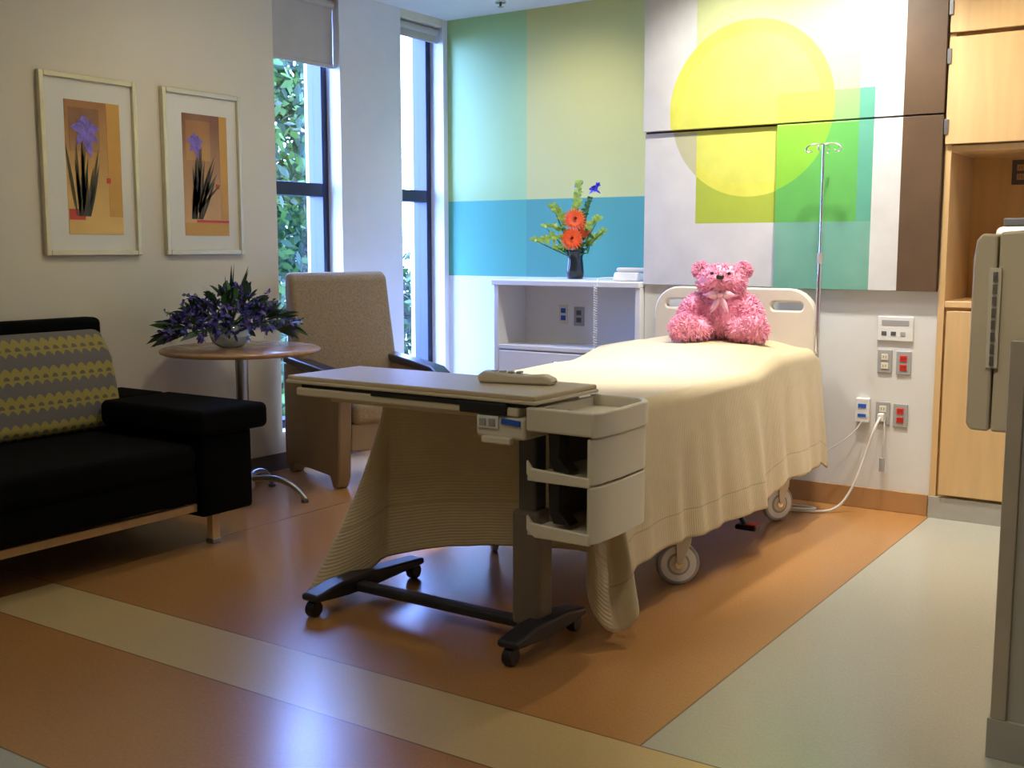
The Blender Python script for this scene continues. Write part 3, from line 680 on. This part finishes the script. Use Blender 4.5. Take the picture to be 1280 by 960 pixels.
# ------------------------------------------------------------ framed pictures
def picture(nm,ya,yb,za,zb_,kind):
    e=grp(nm,(XL,(ya+yb)/2,(za+zb_)/2)); w=.026; x=XL+.0005
    box('frame_l',e,x,x+.028,ya,ya+w,za,zb_,M['silver'],.005); box('frame_r',e,x,x+.028,yb-w,yb,za,zb_,M['silver'],.005)
    box('frame_b',e,x,x+.028,ya+w,yb-w,za,za+w,M['silver'],.005); box('frame_t',e,x,x+.028,ya+w,yb-w,zb_-w,zb_,M['silver'],.005)
    box('mat_board',e,x,x+.010,ya+w,yb-w,za+w,zb_-w,M['matb'])
    Wd=yb-ya; H=zb_-za
    Y=lambda u: ya+Wd*u
    Z=lambda v: zb_-H*v
    def flat(n,u0,u1,v0,v1,m,dx): box(n,e,x+.009,x+.010+dx,Y(u0),Y(u1),Z(v1),Z(v0),m)
    flat('print_ground',.25,.82,.14,.88,M['gold1'] if kind==0 else M['gold2'],.001)
    flat('print_side',.68 if kind==0 else .72,.82,.14,.78,M['ochre'],.002)
    flat('print_light',.29,.60,.18,.42,M['gold2'] if kind==0 else M['gold1'],.0018)
    flat('print_base',.25,.82,.80,.88,M['gold1'] if kind==0 else M['ochre'],.0022)
    flat('print_red',.26 if kind==0 else .40,.42 if kind==0 else .82,.74 if kind==0 else .785,.80,M['pred'],.0026)
    flat('print_seal',.66,.70,.56,.59,M['pred'],.0030)
    bm=bmesh.new(); N=Vector((1,0,0)); xx=x+.0135
    def lf(u,v,du,dv,W_,mi,bend=0): 
        d=Vector((0,du*Wd,-dv*H)); leaf(bm,(xx+mi*.0005,Y(u),Z(v)),d,N,d.length,W_,bend,mi,6)
    for k in range(11):
        lf(.34+.013*k,.78,random.uniform(-.10,.24),-random.uniform(.22,.46),.017,0,0)
    if kind==1:
        for k in range(6): lf(.42,.74,random.uniform(.05,.32),-random.uniform(.2,.5),.013,0,.15)
    lf(.38,.78,.06,-.42,.008,0)
    fl=((.45,.30),) if kind==0 else ((.40,.31),)
    for (u,v) in fl:
        s=.085 if kind==0 else .058
        for (t,L_,w_) in ((20,1.0,.55),(160,1.0,.55),(95,1.05,.6),(60,.85,.4),(125,.85,.4),(-75,1.3,.6),(-130,.9,.45),(-30,.95,.45)):
            d=Vector((0,math.cos(R(t)),math.sin(R(t)))); leaf(bm,(xx+.001+t*.000004,Y(u),Z(v)),d,N,s*L_,s*w_,.2,1 if t not in (60,125) else 2,5)
    frombm('print_iris',e,bm,[M['pleaf'],M['pviol'],M['purple']],recalc=False)
picture('framed_print',3.12,3.657,1.264,2.118,0)
picture('framed_print',3.813,4.341,1.264,2.122,1)

# ------------------------------------------------------------ sprinkler + lights
spk=grp('ceiling_sprinkler',(-4.10,5.95,ZC)); cyl('rose',spk,(-4.10,5.95,ZC-.006),.035,.01,M['chrome']); cyl('stem',spk,(-4.10,5.95,ZC-.02),.008,.03,M['greydk']); cyl('deflector',spk,(-4.10,5.95,ZC-.035),.018,.003,M['chrome'])
def down(x,y,power,col,size=80,aim=None,blend=.6,rad=.06):
    e=grp('ceiling_downlight',(x,y,ZC))
    lathe('trim',e,[(.065,-.001),(.095,-.001),(.095,-.008),(.065,-.010)],(x,y,ZC),M['white']); cyl('lens',e,(x,y,ZC-.002),.064,.003,M['lamp'])
    L=bpy.data.lights.new('bulb','SPOT'); L.energy=power; L.color=col; L.spot_size=R(size); L.spot_blend=blend; L.shadow_soft_size=rad
    o=bpy.data.objects.new('bulb',L); COL.objects.link(o); o.parent=e; o.location=(0,0,-.02)
    d=(Vector(aim)-Vector((x,y,ZC))) if aim else Vector((0,0,-1)); o.rotation_euler=d.to_track_quat('-Z','Y').to_euler()
warm=(1,.88,.68); neu=(1,.95,.87)
down(-2.35,4.25,320,neu,44,(-2.36,4.20,.7),.9)
down(-1.65,4.9,160,neu,110,(-1.75,5.4,1.8),.9); down(-2.35,4.9,80,neu,110,(-2.35,5.4,1.8),.9)
down(-1.2,4.3,80,warm,90,(-1.3,4.3,0),.8)
down(-.85,4.9,56,warm,100,(-.85,5.5,1.3),.8)
down(-3.55,5.3,52,(1,.95,.78),110,(-3.7,6.1,1.5),.9)
down(-3.4,3.7,40,warm,130,(-4.3,3.9,1.2),1)  # added ambient fill for the picture wall, not a known fixture
down(-.7,1.7,70,warm,60,(-.65,3.1,.7),1)  # spot added to brighten the fold-down desk, not a known fixture
def fill_panel(x,y,sx,sy,power,col):
    e=grp('added_fill_panel',(x,y,ZC))  # unseen panel added overhead as soft ambient fill
    box('trim',e,x-sx/2-.02,x+sx/2+.02,y-sy/2-.02,y+sy/2+.02,ZC-.015,ZC-.001,M['white'],.003)
    L=bpy.data.lights.new('fill_light','AREA'); L.shape='RECTANGLE'; L.size=sx; L.size_y=sy; L.energy=power; L.color=col
    o=bpy.data.objects.new('fill_light',L); COL.objects.link(o); o.parent=e; o.location=(0,0,-.02)
fill_panel(-2.4,1.2,.6,1.2,12,(1,.90,.72))
for i,(a,b) in enumerate(W):
    L=bpy.data.lights.new('window_portal','AREA'); L.shape='RECTANGLE'; L.size=zt-zb; L.size_y=b-a; L.cycles.is_portal=True
    o=bpy.data.objects.new('window_portal',L); COL.objects.link(o); o.location=(XL-.27,(a+b)/2,(zb+zt)/2); o.rotation_euler=(0,R(-90),0)
w=bpy.data.worlds.new('sky'); S.world=w; w.use_nodes=True; bg=w.node_tree.nodes['Background']; bg.inputs[0].default_value=(.27,.40,1,1); bg.inputs[1].default_value=48
sun=bpy.data.lights.new('sun','SUN'); sun.energy=20; sun.angle=.02; o=bpy.data.objects.new('sun',sun); COL.objects.link(o); o.rotation_euler=(R(40),R(-15),R(200))

# ------------------------------------------------------------ camera
cam=bpy.data.cameras.new('camera'); cam.sensor_width=36; cam.lens=39.09; co=bpy.data.objects.new('camera',cam); COL.objects.link(co)
co.location=(0,0,1.3); co.rotation_euler=(R(90-6.97),0,R(34)); S.camera=co; cam.clip_start=.05
S.view_settings.view_transform='Standard'; S.view_settings.look='None'
